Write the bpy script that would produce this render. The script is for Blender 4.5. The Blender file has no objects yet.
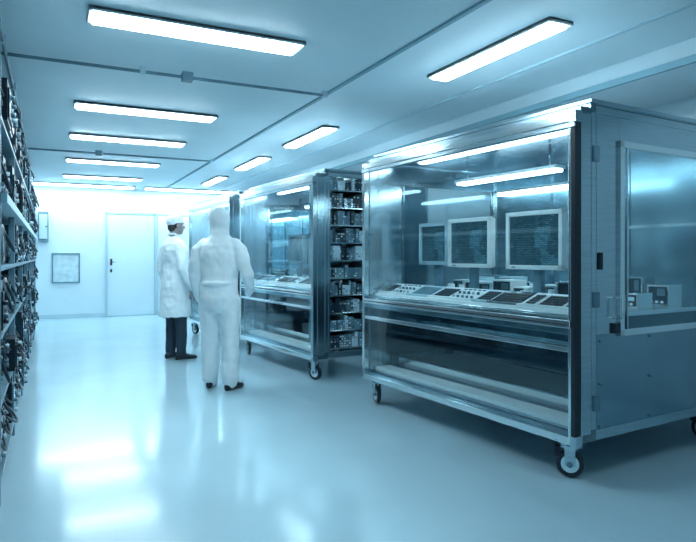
import bpy, bmesh, math, random
from mathutils import Vector, Matrix
random.seed(7)
S=bpy.context.scene
COL=S.collection

# ---------------------------------------------------------------- materials
def mat(name,col,rough=.5,metal=0.,emis=None,es=0.,var=0.,scale=6.,bump=0.,stretch=None,spec=.5,coat=0.):
    m=bpy.data.materials.new(name); m.use_nodes=True
    nt=m.node_tree; b=nt.nodes['Principled BSDF']
    b.inputs['Base Color'].default_value=(*col,1)
    b.inputs['Roughness'].default_value=rough
    b.inputs['Metallic'].default_value=metal
    b.inputs['Specular IOR Level'].default_value=spec
    b.inputs['Coat Weight'].default_value=coat
    if emis:
        b.inputs['Emission Color'].default_value=(*emis,1)
        b.inputs['Emission Strength'].default_value=es
    if var or bump:
        tc=nt.nodes.new('ShaderNodeTexCoord'); mp=nt.nodes.new('ShaderNodeMapping')
        if stretch: mp.inputs['Scale'].default_value=stretch
        n=nt.nodes.new('ShaderNodeTexNoise'); n.inputs['Scale'].default_value=scale
        n.inputs['Detail'].default_value=4
        nt.links.new(tc.outputs['Object'],mp.inputs[0]); nt.links.new(mp.outputs[0],n.inputs['Vector'])
        if var:
            r=nt.nodes.new('ShaderNodeValToRGB')
            r.color_ramp.elements[0].position=.3; r.color_ramp.elements[1].position=.7
            r.color_ramp.elements[0].color=(*[c*(1-var) for c in col],1)
            r.color_ramp.elements[1].color=(*[min(1,c*(1+var*.5)) for c in col],1)
            nt.links.new(n.outputs['Fac'],r.inputs[0]); nt.links.new(r.outputs[0],b.inputs['Base Color'])
        if bump:
            bp=nt.nodes.new('ShaderNodeBump'); bp.inputs['Strength'].default_value=bump
            bp.inputs['Distance'].default_value=.02
            nt.links.new(n.outputs['Fac'],bp.inputs['Height']); nt.links.new(bp.outputs[0],b.inputs['Normal'])
    return m
M_wall=mat('wall_paint',(.62,.77,.84),.45,var=.04,scale=2)
M_ceil=mat('ceiling_paint',(.66,.80,.86),.5,var=.05,scale=1.5)
M_floor=mat('epoxy_floor',(.48,.68,.77),.18,var=.06,scale=1.2,bump=.02,spec=.5,coat=.45)
M_floor.node_tree.nodes['Principled BSDF'].inputs['Coat Roughness'].default_value=.1
M_seam=mat('seam_dark',(.20,.38,.46),.6)
M_trim=mat('trim_paint',(.45,.62,.70),.4)
M_metal=mat('brushed_steel',(.53,.66,.72),.18,1.,var=.12,scale=4,bump=.03,stretch=(1,1,30))
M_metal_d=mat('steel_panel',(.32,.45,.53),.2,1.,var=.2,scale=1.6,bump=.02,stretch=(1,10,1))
M_alu=mat('bright_aluminium',(.82,.90,.92),.14,.95)
M_inner=mat('inner_panel',(.28,.46,.55),.2,.8,var=.3,scale=1.4)
M_black=mat('black_rubber',(.006,.018,.03),.4)
M_dark=mat('dark_navy_plastic',(.012,.04,.065),.35,var=.4,scale=8)
M_mid=mat('grey_blue_casing',(.12,.24,.31),.4,var=.3,scale=8)
M_white=mat('white_casing',(.86,.91,.92),.4)
M_cable=mat('cable_sheath',(.01,.03,.05),.4)
M_suit=mat('cleanroom_fabric',(.82,.91,.95),.75,var=.04,scale=12,bump=.25)
M_coat=mat('lab_coat_cotton',(.78,.89,.94),.8,var=.05,scale=10,bump=.25)
M_trouser=mat('trouser_wool',(.02,.045,.07),.8)
M_shoe=mat('shoe_leather',(.006,.015,.025),.35)
M_skin=mat('skin',(.30,.26,.27),.5)
M_hair=mat('hair',(.02,.02,.025),.6)
M_glove=mat('nitrile_glove',(.65,.80,.88),.45)
M_eye=mat('eye_white',(.8,.85,.9),.2); M_iris=mat('iris',(.02,.03,.04),.2)
M_lip=mat('lips',(.35,.2,.2),.5)
LC=(.72,.92,1.0)
M_lamp=mat('lamp_diffuser',(.9,.95,1),.5,emis=LC,es=33)
M_lamp_b=mat('lamp_diffuser_back',(.9,.95,1),.5,emis=LC,es=20)
M_lamp_d=mat('lamp_diffuser_dim',(.9,.95,1),.5,emis=LC,es=14)
M_streakglow=mat('reflected_streak_glow',(.9,.95,1),.5,emis=(.64,.9,1.0),es=12)  # glow for strips added to imitate reflected streaks and brighten the interior
M_house=mat('lamp_housing',(.75,.85,.9),.4)
M_paper=mat('paper',(.50,.66,.72),.7,var=.2,scale=9)
M_led=mat('indicator_led',(.4,.6,.7),.4,emis=(.4,.8,1),es=.15)
def glassmat(name,tint):
    m=bpy.data.materials.new(name); m.use_nodes=True; nt=m.node_tree
    for n in list(nt.nodes): nt.nodes.remove(n)
    o=nt.nodes.new('ShaderNodeOutputMaterial'); mx=nt.nodes.new('ShaderNodeMixShader')
    t=nt.nodes.new('ShaderNodeBsdfTransparent'); g=nt.nodes.new('ShaderNodeBsdfGlossy')
    t.inputs[0].default_value=(*tint,1); g.inputs['Roughness'].default_value=.03
    g.inputs['Color'].default_value=(.85,.95,1,1)
    f=nt.nodes.new('ShaderNodeLayerWeight'); f.inputs['Blend'].default_value=.5
    pw=nt.nodes.new('ShaderNodeMath'); pw.operation='POWER'; pw.inputs[1].default_value=5
    ma=nt.nodes.new('ShaderNodeMath'); ma.operation='MULTIPLY_ADD'; ma.inputs[1].default_value=.8; ma.inputs[2].default_value=.045
    nt.links.new(f.outputs['Facing'],pw.inputs[0]); nt.links.new(pw.outputs[0],ma.inputs[0])
    nt.links.new(ma.outputs[0],mx.inputs[0]); nt.links.new(t.outputs[0],mx.inputs[1]); nt.links.new(g.outputs[0],mx.inputs[2])
    nt.links.new(mx.outputs[0],o.inputs[0]); return m
M_glass=glassmat('safety_glass',(.93,.98,.99))
def screenmat():
    m=mat('monitor_screen',(.02,.07,.1),.15)
    nt=m.node_tree; b=nt.nodes['Principled BSDF']; L=nt.links.new
    tc=nt.nodes.new('ShaderNodeTexCoord')
    sep=nt.nodes.new('ShaderNodeSeparateXYZ'); cmb=nt.nodes.new('ShaderNodeCombineXYZ')
    L(tc.outputs['Object'],sep.inputs[0]); L(sep.outputs['Y'],cmb.inputs['X']); L(sep.outputs['Z'],cmb.inputs['Y'])
    br=nt.nodes.new('ShaderNodeTexBrick'); br.inputs['Scale'].default_value=22
    br.inputs['Color1'].default_value=(.025,.085,.12,1); br.inputs['Color2'].default_value=(.06,.16,.21,1)
    br.inputs['Mortar'].default_value=(.02,.07,.10,1); br.inputs['Mortar Size'].default_value=.08
    br.inputs['Brick Width'].default_value=.9; br.inputs['Row Height'].default_value=.3
    L(cmb.outputs[0],br.inputs['Vector'])
    v=nt.nodes.new('ShaderNodeTexVoronoi'); v.inputs['Scale'].default_value=7; v.distance='CHEBYCHEV'
    L(cmb.outputs[0],v.inputs['Vector'])
    r=nt.nodes.new('ShaderNodeValToRGB'); r.color_ramp.interpolation='CONSTANT'
    r.color_ramp.elements[0].color=(.55,.55,.55,1); r.color_ramp.elements[1].position=.55; r.color_ramp.elements[1].color=(1,1,1,1)
    L(v.outputs['Color'],r.inputs[0])
    mx=nt.nodes.new('ShaderNodeMixRGB'); mx.blend_type='MULTIPLY'; mx.inputs[0].default_value=1
    L(br.outputs['Color'],mx.inputs[1]); L(r.outputs[0],mx.inputs[2])
    L(mx.outputs[0],b.inputs['Base Color']); L(mx.outputs[0],b.inputs['Emission Color']); b.inputs['Emission Strength'].default_value=.6
    return m
M_screen=screenmat()

# ---------------------------------------------------------------- mesh helpers
def empty(name,loc=(0,0,0),rz=0.,parent=None):
    o=bpy.data.objects.new(name,None); o.location=loc; o.rotation_euler=(0,0,rz)
    o.empty_display_size=.1; COL.objects.link(o)
    if parent: o.parent=parent
    return o
class B:
    def __init__(s): s.bm=bmesh.new(); s.mats=[]
    def mi(s,m):
        if m not in s.mats: s.mats.append(m)
        return s.mats.index(m)
    def box(s,x0,x1,y0,y1,z0,z1,m,rot=None):
        r=bmesh.ops.create_cube(s.bm,size=1)
        c=Vector(((x0+x1)/2,(y0+y1)/2,(z0+z1)/2))
        T=Matrix.Translation(c)
        if rot is not None: T=T@rot
        T=T@Matrix.Diagonal((abs(x1-x0),abs(y1-y0),abs(z1-z0),1))
        bmesh.ops.transform(s.bm,matrix=T,verts=r['verts'])
        k=s.mi(m)
        for f in {f for v in r['verts'] for f in v.link_faces}: f.material_index=k
    def cyl(s,c,r,h,axis,m,seg=24,r2=None):
        q=bmesh.ops.create_cone(s.bm,cap_ends=True,segments=seg,radius1=r,radius2=r if r2 is None else r2,depth=h)
        R={'z':Matrix.Identity(4),'x':Matrix.Rotation(math.pi/2,4,'Y'),'y':Matrix.Rotation(math.pi/2,4,'X')}[axis]
        bmesh.ops.transform(s.bm,matrix=Matrix.Translation(Vector(c))@R,verts=q['verts'])
        k=s.mi(m)
        for f in {f for v in q['verts'] for f in v.link_faces}:
            f.material_index=k; f.smooth=len(f.verts)==4
    def torus(s,c,R,r,axis,m,n=20,k=8):
        vs=[]
        for i in range(n):
            a=2*math.pi*i/n; row=[]
            for j in range(k):
                b=2*math.pi*j/k
                p=Vector(((R+r*math.cos(b))*math.cos(a),(R+r*math.cos(b))*math.sin(a),r*math.sin(b)))
                if axis=='x': p=Vector((p.z,p.x,p.y))
                if axis=='y': p=Vector((p.x,p.z,p.y))
                row.append(s.bm.verts.new(p+Vector(c)))
            vs.append(row)
        mi=s.mi(m)
        for i in range(n):
            for j in range(k):
                f=s.bm.faces.new((vs[i][j],vs[(i+1)%n][j],vs[(i+1)%n][(j+1)%k],vs[i][(j+1)%k]))
                f.material_index=mi; f.smooth=True
    def loft(s,rings,m,n=20):
        k=s.mi(m); rows=[]
        for c,ax,ay in rings:
            rows.append([s.bm.verts.new(c+ax*math.cos(2*math.pi*i/n)+ay*math.sin(2*math.pi*i/n)) for i in range(n)])
        fs=[]
        for a,b in zip(rows,rows[1:]):
            for i in range(n):
                fs.append(s.bm.faces.new((a[i],a[(i+1)%n],b[(i+1)%n],b[i])))
        fs.append(s.bm.faces.new(list(reversed(rows[0])))); fs.append(s.bm.faces.new(rows[-1]))
        for f in fs: f.material_index=k; f.smooth=True
    def tube(s,pts,rad,m,n=14,squash=1.,side=None):
        pts=[Vector(p) for p in pts]
        T=[]
        for i,p in enumerate(pts):
            T.append((pts[min(i+1,len(pts)-1)]-pts[max(i-1,0)]).normalized())
        side=Vector(side) if side else (Vector((1,0,0)) if abs(T[0].x)<.8 else Vector((0,1,0)))
        rings=[]
        def ring(p,t,r):
            a=(side-t*side.dot(t)).normalized(); b=t.cross(a)
            rings.append((p,a*max(r,1e-4),b*max(r,1e-4)*squash))
        for a in (88,60,30):
            ring(pts[0]-T[0]*rad[0]*math.sin(math.radians(a)),T[0],rad[0]*math.cos(math.radians(a)))
        for p,t,r in zip(pts,T,rad): ring(p,t,r)
        for a in (30,60,88):
            ring(pts[-1]+T[-1]*rad[-1]*math.sin(math.radians(a)),T[-1],rad[-1]*math.cos(math.radians(a)))
        s.loft(rings,m,n)
    def sag(s,a,b,drop,out,r,m,n=9):
        a,b=Vector(a),Vector(b); pts=[]
        for i in range(n):
            t=i/(n-1); k=4*t*(1-t); p=a.lerp(b,t); pts.append((p.x+out*k,p.y,p.z-drop*k))
        s.tube(pts,[r]*n,m,6)
    def ell(s,c,rx,ry,rz,m,n=20,rot=None):
        q=bmesh.ops.create_uvsphere(s.bm,u_segments=n,v_segments=n//2+2,radius=1)
        T=Matrix.Translation(Vector(c))
        if rot is not None: T=T@rot
        T=T@Matrix.Diagonal((rx,ry,rz,1))
        bmesh.ops.transform(s.bm,matrix=T,verts=q['verts'])
        k=s.mi(m)
        for f in {f for v in q['verts'] for f in v.link_faces}: f.material_index=k; f.smooth=True
    def done(s,name,parent=None,bevel=0.,voxel=0.,smooth=3,disp=0.,dscale=.12,loc=None,rz=0.):
        bmesh.ops.recalc_face_normals(s.bm,faces=s.bm.faces)
        me=bpy.data.meshes.new(name); s.bm.to_mesh(me); s.bm.free()
        for m in s.mats: me.materials.append(m)
        o=bpy.data.objects.new(name,me); COL.objects.link(o)
        if parent: o.parent=parent
        if loc: o.location=loc
        if rz: o.rotation_euler=(0,0,rz)
        if bevel:
            d=o.modifiers.new('bevel','BEVEL'); d.width=bevel; d.segments=2; d.limit_method='ANGLE'
        if voxel:
            d=o.modifiers.new('remesh','REMESH'); d.mode='VOXEL'; d.voxel_size=voxel; d.use_smooth_shade=True
            d=o.modifiers.new('smooth','SMOOTH'); d.factor=.5; d.iterations=smooth
            if disp:
                t=bpy.data.textures.new(name+'_folds','CLOUDS'); t.noise_scale=dscale; t.noise_depth=1
                d=o.modifiers.new('folds','DISPLACE'); d.texture=t; d.strength=disp; d.mid_level=.5
        return o

# ---------------------------------------------------------------- room
X0,X1,Y0,Y1,H=-.95,4.7,-2.0,13.8,2.76
def slab(name,a,m):
    b=B(); b.box(*a,m); return b.done(name)
slab('floor',(X0-.1,X1+.1,Y0-.1,Y1+.1,-.1,0),M_floor)
slab('ceiling',(X0-.1,X1+.1,Y0-.1,Y1+.1,H,H+.1),M_ceil)
slab('wall_left',(X0-.1,X0,Y0,Y1,0,H),M_wall)
slab('wall_right',(X1,X1+.1,Y0,Y1,0,H),M_wall)
slab('wall_back',(X0-.1,X1+.1,Y1,Y1+.1,0,H),M_wall)
slab('wall_front',(X0-.1,X1+.1,Y0-.1,Y0,0,H),M_wall)
slab('baseboard_back',(X0+.03,X1-.03,Y1-.02,Y1,0,.09),M_trim)
slab('baseboard_left',(X0,X0+.02,Y0,Y1,0,.09),M_trim)
slab('baseboard_right',(X1-.02,X1,Y0,Y1,0,.09),M_trim)
slab('trim_1',(2.205,2.235,Y0,Y1,H-.018,H),M_seam)
slab('trim_2',(3.30,3.33,Y0,Y1,H-.015,H),M_trim)
slab('trim_3',(3.86,4.7,Y0,Y1,H-.16,H),M_ceil)
slab('trim_4',(3.83,3.86,Y0,Y1,H-.17,H-.12),M_seam)
d=empty('door_1',(1.09,Y1,0))
b=B(); b.box(0,.97,-.03,0,.02,2.2,M_wall); b.done('leaf',d,.004)
b=B(); b.box(-.04,0,-.045,0,0,2.25,M_trim); b.box(.97,1.01,-.045,0,0,2.25,M_trim); b.box(-.04,1.01,-.045,0,2.2,2.25,M_trim)
b.box(-.005,.003,-.05,-.03,.02,2.2,M_seam); b.box(.966,.974,-.05,-.03,.02,2.2,M_seam); b.done('frame',d,.004)
b=B(); b.box(.06,.10,-.045,-.03,1.1,1.24,M_black); b.tube([(.08,-.04,1.17),(.08,-.09,1.17),(.2,-.09,1.17)],[.01]*3,M_dark)
b.box(.06,.10,-.04,-.03,.95,1.02,M_dark); b.done('handle',d)
d=empty('door_2',(2.14,Y1,0))
b=B(); b.box(0,.95,-.03,0,.02,2.2,M_wall); b.done('leaf',d,.004)
b=B(); b.box(.95,.99,-.045,0,0,2.25,M_trim); b.box(0,.99,-.045,0,2.2,2.25,M_trim); b.done('frame',d,.004)
d=empty('notice_board',(.03,Y1,.74))
b=B(); b.box(.02,.51,-.015,0,.02,.60,M_paper); b.done('sheet',d)
b=B()
for a in ((0,.53,0,.025),(0,.53,.595,.62),(0,.025,0,.62),(.505,.53,0,.62)): b.box(a[0],a[1],-.03,0,a[2],a[3],M_mid)
b.done('frame',d,.003)
d=empty('electrical_cabinet',(-.22,Y1-.005,1.6))
b=B(); b.box(0,.19,-.12,0,0,.6,M_mid); b.box(.02,.17,-.13,-.12,.05,.55,M_trim); b.cyl((.15,-.14,.3),.015,.03,'y',M_black)
b.done('case',d,.006)

# ---------------------------------------------------------------- ceiling lights
def clight(x0,x1,y0,y1,lm=M_lamp):
    cx,cy=(x0+x1)/2,(y0+y1)/2; w,l=(x1-x0)/2,(y1-y0)/2
    e=empty('ceiling_light',(cx,cy,H))
    b=B(); t=.018
    b.box(-w,w,-l,-l+t,-.028,0,M_house); b.box(-w,w,l-t,l,-.028,0,M_house)
    b.box(-w,-w+t,-l,l,-.028,0,M_house); b.box(w-t,w,-l,l,-.028,0,M_house); b.box(-w,w,-l,l,-.02,0,M_house)
    b.done('housing',e,.004)
    b=B(); b.box(-w+t+.01,w-t-.01,-l+t+.01,l-t-.01,-.042,-.018,lm); b.done('diffuser',e,.008)
for y,lm in ((3.9,M_lamp),(6.28,M_lamp),(7.9,M_lamp),(9.9,M_lamp_b),(11.9,M_lamp_b)):
    clight(.2,1.56,y-.12,y+.12,lm)
clight(1.8,3.9,13.2,13.5,M_lamp_b)
clight(-.6,1.6,13.2,13.5,M_lamp_b)
for y in (.9,2.72,6.1,8.4,10.8):
    clight(2.72,2.92,y,y+1.33,M_lamp_d if y<1 or y>9 else M_lamp)
def conduit(pts,r=.013,extra=()):
    b=B(); b.tube(pts,[r]*len(pts),M_mid,8)
    for p in extra: b.box(p[0]-.04,p[0]+.04,p[1]-.04,p[1]+.04,p[2]-.03,p[2]+.04,M_mid)
    p0,p1=Vector(pts[0]),Vector(pts[-1]); n=max(2,int((p1-p0).length/1.2))
    for i in range(n+1):
        p=p0.lerp(p1,i/n); b.box(p.x-.02,p.x+.02,p.y-.02,p.y+.02,p.z-.018,H,M_trim)
    b.done('ceiling_conduit')
z=H-.035
conduit([(-.9,4.86,z),(2.18,4.86,z)],extra=[(.98,4.86,z)])
conduit([(-.28,-1.5,z),(-.28,13.1,z)])
conduit([(-.9,9.0,z),(2.18,9.0,z)],extra=[(.6,9,z)])

# ---------------------------------------------------------------- test cabinets
RZ=math.radians(4.4)
UD=Vector((-math.sin(RZ),math.cos(RZ),0)); VD=Vector((math.cos(RZ),math.sin(RZ),0))
ORG=Vector((2.666,2.473,0))
def caster(x,y,ang=0.):
    z=.082
    R=Matrix.Rotation(ang,4,'Z')
    bb=B()
    bb.cyl((0,0,z),.078,.032,'x',M_black,28); bb.cyl((0,0,z),.052,.036,'x',M_alu,24); bb.cyl((0,0,z),.018,.07,'x',M_mid,12)
    bb.box(-.032,-.024,-.03,.03,.07,.185,M_metal); bb.box(.024,.032,-.03,.03,.07,.185,M_metal)
    bb.box(-.034,.034,-.03,.05,.178,.190,M_metal); bb.cyl((0,.03,.205),.03,.04,'z',M_metal,20)
    bb.box(-.05,.05,-.02,.08,.216,.226,M_metal); bb.box(-.02,.02,.055,.085,.12,.18,M_black)
    bmesh.ops.transform(bb.bm,matrix=Matrix.Translation((x,y,0))@R,verts=bb.bm.verts)
    return bb
def cabinet(t,L,D,end,clutter_seed,post=M_black):
    rnd=random.Random(clutter_seed)
    p=ORG+UD*t
    e=empty('glass_test_cabinet',p,RZ)
    zt=2.2; zb=.225
    b=B(); f=.045; v0=.14
    for y in (0,L-f):
        for x in (v0,D-f):
            b.box(x,x+f,y,y+f,zb,zt,M_metal)
    for x in (v0,D-f):
        b.box(x,x+f,0,L,zb,zb+.07,M_metal); b.box(x,x+f,0,L,zt-.07,zt,M_metal)
    for y in (0,L-f):
        b.box(v0,D,y,y+f,zb,zb+.07,M_metal); b.box(v0,D,y,y+f,zt-.07,zt,M_metal)
    b.box(v0-.01,D+.01,-.01,L+.01,zt-.012,zt+.012,M_metal)
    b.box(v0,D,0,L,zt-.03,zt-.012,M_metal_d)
    b.box(.05,v0,0,f,zb,zt-.04,M_metal); b.box(.05,v0,L-f,L,zb,zt-.04,M_metal)
    b.box(.05,v0,0,L,zt-.085,zt-.04,M_metal); b.box(.05,v0,0,L,zb,zb+.05,M_metal)
    b.done('body_frame',e,.004)
    b=B()
    b.box(0,.05,0,L,zt-.13,zt-.085,M_alu); b.box(0,.05,0,L,zb-.01,zb+.035,M_alu)
    b.box(0,.05,L-.035,L,zb,zt-.09,M_alu); b.box(0,.05,0,.03,zb,zt-.09,post)
    b.box(.0,.04,.03,.05,zb+.03,zt-.13,M_metal)
    b.box(-.006,.03,0,L,zt-.165,zt-.135,M_metal)
    b.box(.005,.045,.03,L-.03,.745,.775,M_alu)
    b.box(-.012,.01,.03,L-.03,.885,.93,M_alu)
    b.box(-.014,-.004,.05,L-.05,.900,.910,M_black)
    b.box(-.012,.05,-.012,.03,zb-.02,zb+.05,M_metal); b.box(-.012,.05,-.012,.03,zt-.14,zt-.07,M_metal)
    b.done('front_window_frame',e,.003)
    b=B(); b.box(.02,.026,.03,L-.03,zb+.03,zt-.13,M_glass); b.done('front_glass',e)
    b=B(); b.box(D-.05,D-.03,f,L-f,zb+.06,zt-.06,M_inner)
    for k in range(1,3): b.box(D-.06,D-.05,L*k/3-.015,L*k/3+.015,.95,zt-.06,M_metal)
    b.box(D-.065,D-.05,f,L-f,1.52,1.545,M_metal)
    b.done('back_panel',e)
    b=B()
    b.box(.06,D-.05,f,L-f,.925,.955,M_alu); b.box(.045,.075,.03,L-.03,.84,.945,M_metal)
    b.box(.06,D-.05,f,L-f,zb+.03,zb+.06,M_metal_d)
    b.box(.10,.26,.06,L-.06,zb+.06,zb+.09,M_white)
    b.box(.38,.98,.12,L-.12,zb+.06,zb+.13,M_mid); b.box(.42,.94,.16,L-.16,zb+.131,zb+.15,M_dark)
    b.box(.34,.37,.08,L-.08,zb+.06,zb+.16,M_alu); b.box(1.0,1.03,.08,L-.08,zb+.06,zb+.16,M_alu)
    b.box(.62,.66,.05,L-.05,.66,.70,M_metal)
    b.box(D-.10,D-.07,.05,L-.05,.5,.54,M_metal)
    b.done('work_table',e,.003)
    b=B()  # added glowing strips, standing in for light streaks reflected in glass and metal
    b.box(.40,.50,.25,L-.25,zt-.07,zt-.03,M_house); b.box(.415,.485,.28,L-.28,zt-.082,zt-.068,M_streakglow)
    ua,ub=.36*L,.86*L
    b.box(.80,.92,ua,ub,1.965,1.99,M_house); b.box(.81,.91,ua+.02,ub-.02,1.945,1.966,M_streakglow)
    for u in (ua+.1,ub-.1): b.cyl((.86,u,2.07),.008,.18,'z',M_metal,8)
    b.box(D-.13,D-.05,.5*L,.95*L,1.93,1.955,M_house); b.box(D-.13,D-.06,.5*L+.02,.95*L-.02,1.90,1.931,M_streakglow)
    b.done('added_glow_strips',e)
    # long sloped instrument strip running the full width of the bench
    b=B(); sl=Matrix.Rotation(math.radians(-22),4,'Y')
    b.box(.10,.34,.06,L-.06,.955,.972,M_white); b.box(.355,.385,.06,L-.06,.955,1.045,M_white)
    y=.07
    def on(xa,h):
        v=sl@Vector((xa,0,.0135+h)); return .24+v.x,.9985+v.z
    while y<L-.1:
        w=min(rnd.choice([.12,.16,.22,.28]),L-.06-y); m=rnd.choice([M_white,M_white,M_alu,M_white,M_white,M_trim])
        b.box(.13,.33,y,y+w-.003,.972,.99,m)
        b.box(.13,.35,y,y+w-.003,.985,1.012,m,rot=sl)
        kind=rnd.random()
        if kind<.6:
            nx=int((w-.02)/.026)
            for i in range(nx):
                for j in range(5):
                    px,pz=on(-.08+j*.034,.004)
                    b.box(px-.012,px+.012,y+.012+i*.026,y+.031+i*.026,pz-.004,pz+.004,M_dark,rot=sl)
        elif kind<.78:
            for i in range(int((w-.03)/.05)):
                for j in range(2):
                    px,pz=on(-.06+j*.07,.01); b.cyl((px,y+.035+i*.05,pz),.011,.02,'z',rnd.choice([M_mid,M_trim]),14)
                px,pz=on(.075,.004); b.box(px-.01,px+.01,y+.025+i*.05,y+.045+i*.05,pz-.003,pz+.005,M_mid)
        else:
            px,pz=on(0,.003); b.box(px-.07,px+.07,y+.02,y+w-.03,pz-.004,pz+.003,M_mid,rot=sl)
        y+=w
    b.done('control_console',e,.002)
    b=B()
    for xb,hmin,hmax in ((.76,.07,.16),(1.1,.10,.2)):
        y=.12
        while y<L-.3:
            w=rnd.uniform(.10,.24); h=rnd.uniform(hmin,hmax); m=rnd.choice([M_white,M_mid,M_trim,M_mid,M_alu])
            x1=xb+rnd.uniform(.12,.22)
            b.box(xb,x1,y,y+w,.955,.955+h,m)
            b.box(xb-.006,xb,y+.012,y+w-.012,.97,.955+h-.012,M_dark if m!=M_mid else M_trim)
            b.box(xb-.009,xb-.005,y+.02,y+w*.5,.955+h*.5,.955+h-.025,M_led if rnd.random()<.4 else M_mid)
            for q in range(3): b.cyl((xb-.012,y+w*(.25+q*.25),.985),.009,.014,'x',M_white,10)
            y+=w+rnd.uniform(.01,.05)
    for i in range(8):
        y=rnd.uniform(.2,L-.6); b.tube([(.5,y,.962),(.55,y+.1,.965),(.5,y+.2,.962),(.6,y+.3,.965),(.7,y+.34,.99)],[.006]*5,M_cable,6)
    for i in range(6):
        y=rnd.uniform(.15,L-.2); b.cyl((rnd.uniform(.62,.70),y,.955+.05),.022,.10,'z',rnd.choice([M_white,M_alu]),16)
    b.done('bench_instruments',e,.002)
    # end faces
    b=B(); g=B()
    for y,s in ((0,0),(L-.012,1)):
        if s==0 and end=='rack': continue
        ya,yb=y,y+.012
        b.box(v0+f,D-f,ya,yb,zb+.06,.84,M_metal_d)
        b.box(v0+f,.40,ya,yb,.84,zt-.07,M_metal); b.box(.40,D-f,ya,yb,1.97,zt-.07,M_metal)
        yy0,yy1=(y-.018,y+.01) if s==0 else (y+.002,y+.03)
        for a in ((.385,.425,.82,1.99),(D-.09,D-.05,.82,1.99)): b.box(a[0],a[1],yy0,yy1,a[2],a[3],M_alu)
        b.box(.385,D-.05,yy0,yy1,.82,.86,M_alu); b.box(.385,D-.05,yy0,yy1,1.95,1.99,M_alu)
        b.box(.45,.46,yy0,yy1,.86,1.95,M_metal)
        g.box(.42,D-.06,ya+.002,ya+.008,.85,1.96,M_glass)
        sg=-1 if s==0 else 1; yc=y if s==0 else y+.012
        b.box(.20,.225,yc,yc+sg*.015,1.22,1.32,M_black)
        b.box(.33,.38,yc,yc+sg*.02,.84,.90,M_black)
        b.tube([(.355,yc+sg*.01,.93),(.355,yc+sg*.05,.93),(.355,yc+sg*.05,1.05),(.355,yc+sg*.01,1.05)],[.008]*4,M_alu,8)
        for zz in (1.85,1.0,.4): b.box(v0+.01,v0+.06,yc,yc+sg*.012,zz,zz+.09,M_mid)
        for zz in (.3,.55,.8):
            for xx in (.22,.7,D-.1): b.cyl((xx,yc+sg*.004,zz),.008,.012,'y',M_mid,10)
    if end=='rack':
        b.box(v0+f,v0+f+.02,0,.45,zb+.06,zt-.07,M_metal); b.box(.78,.82,0,.03,zb+.06,zt-.07,M_metal)
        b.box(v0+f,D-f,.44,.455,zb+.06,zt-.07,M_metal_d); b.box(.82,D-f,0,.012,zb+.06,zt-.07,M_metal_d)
        z=.32
        while z<2.0:
            b.box(v0+f,.80,.0,.44,z,z+.012,M_alu)
            x=v0+f+.025
            while x<.75:
                w=rnd.choice([.03,.045,.09]); w=min(w,.77-x); h=rnd.choice([.10,.13,.15])
                m=rnd.choice([M_mid,M_dark,M_metal,M_trim,M_mid,M_dark,M_mid]); y0=rnd.choice([.006,.012,.03])
                b.box(x,x+w-.004,y0,.36,z+.013,z+.013+h,m)
                for q in range(5):
                    for r in range(max(1,int(w/.03))):
                        if rnd.random()<.55:
                            xx=x+.004+r*.03; zz=z+.022+q*.025
                            if zz+.014<z+.013+h:
                                b.box(xx,xx+rnd.uniform(.008,.02),y0-.005,y0,zz,zz+.012,rnd.choice([M_led,M_white,M_mid,M_black,M_white]))
                x+=w
            z+=.185
    b.done('end_panels',e,.002); g.done('end_glass',e)
    i=0
    for y in (.10,L-.12):
        for x in (.08,D-.16):
            i+=1
            cb=caster(x,y,rnd.uniform(-.5,.9)); cb.done('caster_%d'%i,e,.002)
    return e,Matrix.Translation(p)@Matrix.Rotation(RZ,4,'Z')

def monitor(Mx,v,u,w,h,z0,tbl,bez=None,turn=0.):
    bez=bez or M_white
    loc=Mx@Vector((v,u,0)); e=empty('computer_monitor',loc,RZ+turn)
    b=B(); t=.032
    zc=z0
    b.box(0,.04,-w/2,w/2,zc,zc+t,bez); b.box(0,.04,-w/2,w/2,zc+h-t,zc+h,bez)
    b.box(0,.04,-w/2,-w/2+t,zc,zc+h,bez); b.box(0,.04,w/2-t,w/2,zc,zc+h,bez)
    b.box(.018,.07,-w/2+.01,w/2-.01,zc+.01,zc+h-.01,bez); b.box(.07,.11,-w/3,w/3,zc+.06,zc+h-.08,M_mid)
    b.box(-.002,.002,w/2-.10,w/2-.06,zc+.012,zc+.02,M_black)
    b.done('bezel',e,.005)
    b=B(); b.box(.014,.018,-w/2+t,w/2-t,zc+t,zc+h-t,M_screen); o=b.done('screen',e)
    b=B(); b.box(.05,.09,-.04,.04,tbl+.015,zc+.15,M_mid); b.box(-.04,.16,-.12,.12,tbl,tbl+.018,bez); b.done('stand',e,.004)

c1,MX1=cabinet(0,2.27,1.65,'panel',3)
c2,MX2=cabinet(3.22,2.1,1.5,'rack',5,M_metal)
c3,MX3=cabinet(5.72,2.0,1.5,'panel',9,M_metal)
monitor(MX1,.56,.82,.53,.43,1.20,.956)
monitor(MX1,.56,1.51,.51,.41,1.205,.956)
monitor(MX1,.58,2.00,.40,.38,1.22,.956,M_trim)  # third monitor added as a solid copy of a reflected one
for u in (.55,1.1,1.65): monitor(MX2,.6,u,.44,.38,1.2,.956,M_mid)
for u in (.6,1.3): monitor(MX3,.6,u,.5,.4,1.2,.956,M_mid)
def keyboard(Mx,v,u):
    e=empty('keyboard',Mx@Vector((v,u,.956)),RZ)
    b=B(); b.box(-.06,.06,-.21,.21,0,.02,M_white); b.done('case',e,.004)
    b=B()
    for i in range(4):
        for j in range(14): b.box(-.05+i*.024,-.032+i*.024,-.2+j*.0287,-.178+j*.0287,.02,.028,M_dark)
    b.done('keys',e)
keyboard(MX1,.455,.84); keyboard(MX1,.455,1.5)

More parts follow.
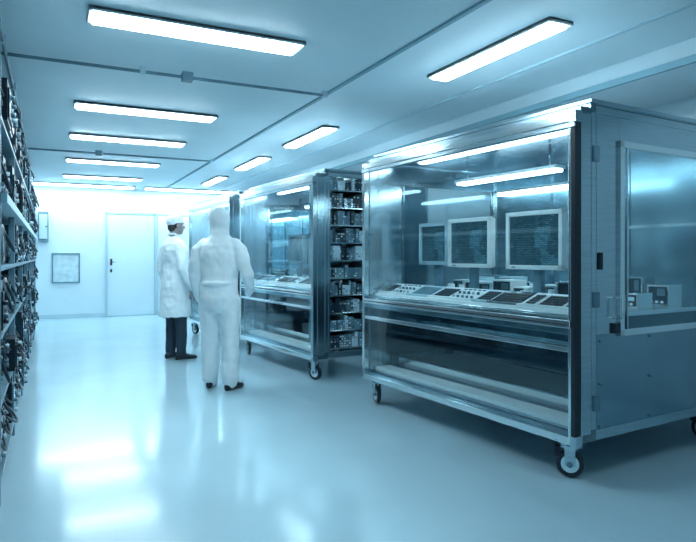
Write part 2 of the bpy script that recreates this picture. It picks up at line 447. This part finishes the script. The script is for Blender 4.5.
# ---------------------------------------------------------------- storage rack with electronics on the left
e=empty('storage_rack',(0,0,0))
RX0,RX1,RY0,RY1=-.90,-.23,3.6,11.9
b=B(); n=6
for i in range(n+1):
    y=RY0+(RY1-RY0)*i/n
    for x in (RX0,RX1-.04): b.box(x,x+.04,y-.02,y+.02,0,2.42,M_mid)
levels=(.10,.50,.86,1.22,1.58,2.02)
for zz in levels:
    big=zz==1.58
    b.box(RX0,RX1+(.03 if big else 0),RY0,RY1,zz,zz+(.05 if big else .025),M_trim if big else M_mid)
b.done('frame',e,.002)
rnd=random.Random(11)
b=B()
for li,zz in enumerate(levels):
    gap=(levels[li+1] if li<5 else 2.42)-zz-.05
    top=zz+(.051 if zz==1.58 else .026)
    y=RY0+.03
    while y<RY1-.2:
        w=min(rnd.uniform(.12,.35),RY1-y-.02); h=gap*rnd.uniform(.65,.97); m=rnd.choice([M_dark,M_black,M_dark,M_dark])
        xf=RX1+rnd.uniform(-.08,.02)
        k=rnd.random()
        if k<.3:
            R=min(h,.3,w)/2
            for q in range(3): b.torus((xf-.03-q*.035,y+w/2,top+R),R*.8,R*.2,'x',rnd.choice([M_cable,M_dark,M_dark]))
            b.cyl((xf-.07,y+w/2,top+R),R*.4,.12,'x',M_mid,16)
            b.box(RX0+.08,xf-.16,y,y+w,top,top+h,M_dark)
        else:
            b.box(RX0+.08,xf,y,y+w,top,top+h,m)
            b.box(xf,xf+.01,y+.02,y+w-.02,top+.02,top+h*.8,rnd.choice([M_black,M_mid,M_dark]))
            for q in range(5):
                b.cyl((xf+.018,y+.04+rnd.random()*(w-.08),top+.03+rnd.random()*h*.7),.013,.03,'x',rnd.choice([M_trim,M_mid,M_mid,M_black]),8)
            if rnd.random()<.6: b.box(xf+.01,xf+.014,y+.03,y+.03+w*.3,top+h*.5,top+h*.65,rnd.choice([M_white,M_led,M_alu]))
        for q in range(2):
            if rnd.random()<.6:
                ya=y+w*rnd.random(); yb=ya+rnd.uniform(.1,.4)
                b.sag((xf,ya,top+h*.85),(xf-.01,yb,top+h*.75),h*rnd.uniform(.2,.6),.05,.008,M_cable)
        y+=w+rnd.uniform(.002,.012)
b.done('electronic_equipment',e)

# ---------------------------------------------------------------- people
def hand(name,parent,wrist,fdir,palm,side,m,curl=.5):
    f=Vector(fdir).normalized(); n=Vector(palm); n=(n-f*n.dot(f)).normalized(); s=f.cross(n).normalized()*side
    W=Vector(wrist)
    b=B()
    def P(a,c,d): return W+f*a+s*c+n*d
    b.tube([P(-.03,0,0),P(.01,0,0),P(.05,.0,0),P(.085,0,.003)],[.024,.028,.036,.036],m,14,squash=.42,side=tuple(s))
    for i,(off,l,r) in enumerate(((.030,.072,.0088),(.010,.080,.009),(-.010,.074,.0085),(-.029,.058,.0078))):
        base=P(.078,off*.9,.002); a=0; pts=[base]
        for k,seg in enumerate((.42,.32,.26)):
            a+=curl*(.55+.1*i) if k else curl*.4
            dr=(f*math.cos(a)+n*math.sin(a)+s*off*1.2).normalized()
            pts.append(pts[-1]+dr*l*seg)
        b.tube(pts,[r*1.1,r*1.05,r,r*.85],m,8)
    t0=P(.022,.026,.004)
    t1=t0+(f*.6+s*.75+n*.25).normalized()*.036; t2=t1+(f*.85+s*.3+n*.35).normalized()*.03; t3=t2+(f*.95+s*.05+n*.35).normalized()*.024
    b.tube([t0,t1,t2,t3],[.014,.012,.0105,.009],m,8)
    return b.done(name,parent,voxel=.0035,smooth=2)
def shoe(b,x,y,ang,m,mz,L=.28):
    R=Matrix.Rotation(ang,3,'Z'); c=Vector((x,y,0))
    rings=[]
    for yy,w,h in ((-.085,.012,.02),(-.08,.032,.06),(-.05,.04,.085),(0,.042,.09),(.05,.043,.075),(.10,.049,.055),(.15,.048,.045),(.18,.036,.035),(.197,.012,.015)):
        rings.append((c+R@Vector((0,yy,h/2+.004)),R@Vector((w,0,0)),Vector((0,0,h/2+.003))))
    b.loft(rings,m,16)
def head(parent,c,m_skin,yaw=0.,hair=True):
    h=empty('head',c,yaw,parent)
    b=B()
    b.ell((0,-.012,.035),.076,.094,.088,m_skin); b.ell((0,.02,-.03),.060,.072,.078,m_skin)
    b.ell((0,.055,-.078),.030,.03,.028,m_skin)
    b.tube([(0,-.03,-.16),(0,-.022,-.04)],[.056,.056],m_skin)
    b.tube([(0,.088,.02),(0,.108,-.022)],[.009,.014],m_skin,10); b.ell((-.012,.096,-.026),.009,.01,.008,m_skin,10); b.ell((.012,.096,-.026),.009,.01,.008,m_skin,10)
    b.tube([(-.045,.07,.028),(-.02,.085,.032),(.02,.085,.032),(.045,.07,.028)],[.009]*4,m_skin,8)
    b.ell((-.045,.055,-.02),.022,.025,.02,m_skin,12); b.ell((.045,.055,-.02),.022,.025,.02,m_skin,12)
    for s in (-1,1):
        b.ell((s*.078,-.012,0),.008,.02,.032,m_skin,12,Matrix.Rotation(s*-.3,4,'Z'))
    b.done('face',h,voxel=.005,smooth=3)
    b=B()
    for s in (-1,1):
        b.ell((s*.03,.076,.010),.013,.013,.011,M_eye,12); b.ell((s*.03,.086,.010),.006,.005,.006,M_iris,10)
        b.tube([(s*.016,.092,.034),(s*.03,.092,.038),(s*.046,.08,.032)],[.003,.004,.002],M_hair,6)
    b.done('eyes',h)
    b=B(); b.tube([(-.022,.086,-.052),(0,.094,-.049),(.022,.086,-.052)],[.003,.006,.003],M_lip,8); b.tube([(-.018,.084,-.060),(0,.092,-.062),(.018,.084,-.060)],[.003,.006,.003],M_lip,8)
    b.done('mouth',h)
    if hair:
        b=B(); b.ell((0,-.028,.04),.083,.092,.09,M_hair); b.ell((0,-.06,-.02),.068,.05,.06,M_hair); b.done('hair',h,voxel=.006)
    return h
def ring(z,rx,ry,cy=0.,cx=0.): return (Vector((cx,cy,z)),Vector((rx,0,0)),Vector((0,ry,0)))

# --- cleanroom worker in hooded coverall, back to the camera
pw=empty('cleanroom_worker',(1.485,5.82,0),-math.radians(32)); pw.scale=(.93,.95,.975)
b=B(); m=M_suit
b.loft([ring(.76,.15,.11),ring(.82,.19,.145,-.01),ring(.92,.205,.16,-.02),ring(1.02,.20,.15,-.01),ring(1.12,.19,.14),ring(1.25,.205,.145),ring(1.36,.215,.145,-.01),ring(1.44,.205,.13,-.01),ring(1.50,.15,.11),ring(1.55,.09,.085),ring(1.62,.07,.07)],m,24)
b.tube([(-.10,-.01,.90),(-.115,.03,.70),(-.12,.06,.50),(-.12,.065,.30),(-.12,.065,.12),(-.12,.07,.075)],[.12,.112,.096,.088,.082,.074],m,18)
b.tube([(.10,-.01,.90),(.115,.0,.70),(.12,-.0,.50),(.125,-.03,.30),(.13,-.045,.12),(.13,-.045,.075)],[.12,.112,.096,.088,.082,.074],m,18)
b.tube([(-.16,-.01,1.44),(-.22,-.015,1.38),(-.25,-.03,1.24),(-.26,-.03,1.13),(-.255,.03,1.0),(-.245,.09,.88)],[.075,.08,.070,.064,.054,.042],m,16)
b.tube([(.16,-.01,1.44),(.225,-.015,1.38),(.28,-.04,1.24),(.315,-.04,1.14),(.31,.06,1.05),(.28,.19,.98)],[.075,.082,.072,.066,.056,.042],m,16)
b.loft([ring(1.44,.17,.125,-.01),ring(1.49,.14,.115,-.005),ring(1.54,.105,.10),ring(1.60,.092,.098,-.005),ring(1.66,.102,.113,-.012),ring(1.72,.108,.122,-.015),ring(1.77,.100,.112,-.02),ring(1.81,.074,.085,-.022),ring(1.83,.035,.045,-.022)],m,24)
for s,yy in ((-1,.065),(1,-.035)):
    b.torus((s*.125,yy,.10),.070,.018,'z',m)
b.torus((0,-.005,1.06),.168,.022,'z',m)
b.done('coverall',pw,voxel=.011,smooth=4,disp=.028,dscale=.12)
b=B(); b.box(-.004,.004,.13,.15,.9,1.45,M_alu); b.done('zip',pw)
hd=head(pw,(0,.035,1.69),M_skin,0,hair=False)
b=B(); b.ell((0,.062,-.045),.062,.055,.05,M_glove,16); b.done('face_mask',hd)
hand('glove_left',pw,(-.243,.105,.86),(.02,.25,-1),(1,.1,0),1,M_glove,.5)
hand('glove_right',pw,(.272,.215,.97),(-.25,.9,-.25),(-.8,-.1,-.3),1,M_glove,.6)
b=B(); shoe(b,-.125,.08,.12,M_shoe,0); shoe(b,.135,-.035,-.35,M_shoe,0); b.done('shoes',pw,voxel=.007,smooth=2)

# --- technician in lab coat, seen from the side
pt=empty('lab_technician',(1.41,7.75,0),-math.radians(72))
b=B(); m=M_coat
b.loft([ring(.54,.225,.19,0),ring(.60,.22,.185),ring(.75,.215,.175),ring(.92,.205,.16,-.005),ring(1.05,.19,.145),ring(1.15,.185,.135),ring(1.28,.20,.14),ring(1.38,.205,.14,-.01),ring(1.45,.19,.125,-.015),ring(1.51,.13,.10,-.01),ring(1.55,.075,.075,-.01)],m,26)
b.tube([(-.15,-.01,1.44),(-.215,-.015,1.38),(-.25,-.04,1.24),(-.265,-.05,1.13),(-.26,.0,1.0),(-.245,.06,.89)],[.07,.074,.064,.058,.052,.045],m,16)
b.tube([(.15,-.01,1.44),(.215,-.015,1.38),(.25,-.04,1.24),(.265,-.05,1.14),(.265,.02,1.01),(.25,.10,.90)],[.07,.074,.064,.058,.052,.045],m,16)
b.done('lab_coat',pt,voxel=.011,smooth=3,disp=.026,dscale=.1)
b=B()
b.tube([(-.075,-.04,1.57),(-.06,.06,1.53),(-.02,.125,1.42),(-.005,.135,1.32)],[.014,.018,.02,.006],m,8)
b.tube([(.075,-.04,1.57),(.06,.06,1.53),(.02,.125,1.42),(.005,.135,1.32)],[.014,.018,.02,.006],m,8)
b.tube([(-.07,-.04,1.575),(0,-.085,1.575),(.07,-.04,1.575)],[.016]*3,m,8)
b.done('collar',pt,voxel=.006)
b=B()
for zz in (1.25,1.1,.95,.8): b.cyl((.015,.145+(.02 if zz<1.05 else 0),zz),.009,.01,'y',M_mid,12)
b.done('buttons',pt)
b=B()
b.tube([(-.09,0,.80),(-.095,.01,.52),(-.095,.0,.28),(-.095,-.01,.09)],[.10,.078,.068,.062],M_trouser,16)
b.tube([(.09,0,.80),(.095,.03,.52),(.095,.04,.28),(.095,.035,.09)],[.10,.078,.068,.062],M_trouser,16)
b.done('trousers',pt,voxel=.012,disp=.012,dscale=.08)
b=B(); shoe(b,-.098,.0,.15,M_shoe,0); shoe(b,.098,.045,-.15,M_shoe,0); b.done('shoes',pt,voxel=.007,smooth=2)
hand('hand_left',pt,(-.243,.075,.865),(.0,.2,-1),(1,.1,0),1,M_skin,.55)
hand('hand_right',pt,(.248,.115,.875),(0,.35,-1),(-1,.1,0),-1,M_skin,.55)
hd=head(pt,(0,.02,1.68),M_skin,-.1,hair=True)
b=B(); b.ell((0,-.025,.075),.092,.105,.075,M_suit); b.torus((0,-.02,.045),.084,.012,'z',M_suit)
b.ell((0,-.05,.05),.085,.08,.07,M_suit); b.done('bouffant_cap',hd,voxel=.008,smooth=2,disp=.012,dscale=.04)

# ---------------------------------------------------------------- world, camera
w=bpy.data.worlds.new('world'); S.world=w; w.use_nodes=True
w.node_tree.nodes['Background'].inputs[0].default_value=(.25,.55,.75,1)
w.node_tree.nodes['Background'].inputs[1].default_value=.3
cam=bpy.data.cameras.new('camera'); co=bpy.data.objects.new('camera',cam); COL.objects.link(co)
co.location=(0,0,1.3); co.rotation_euler=(math.pi/2,0,-math.radians(26.4))
cam.sensor_width=36; cam.lens=36*600/696; cam.shift_y=-15/696; cam.clip_start=.05
S.camera=co
S.view_settings.view_transform='Standard'
S.view_settings.look='None'
S.view_settings.exposure=.2
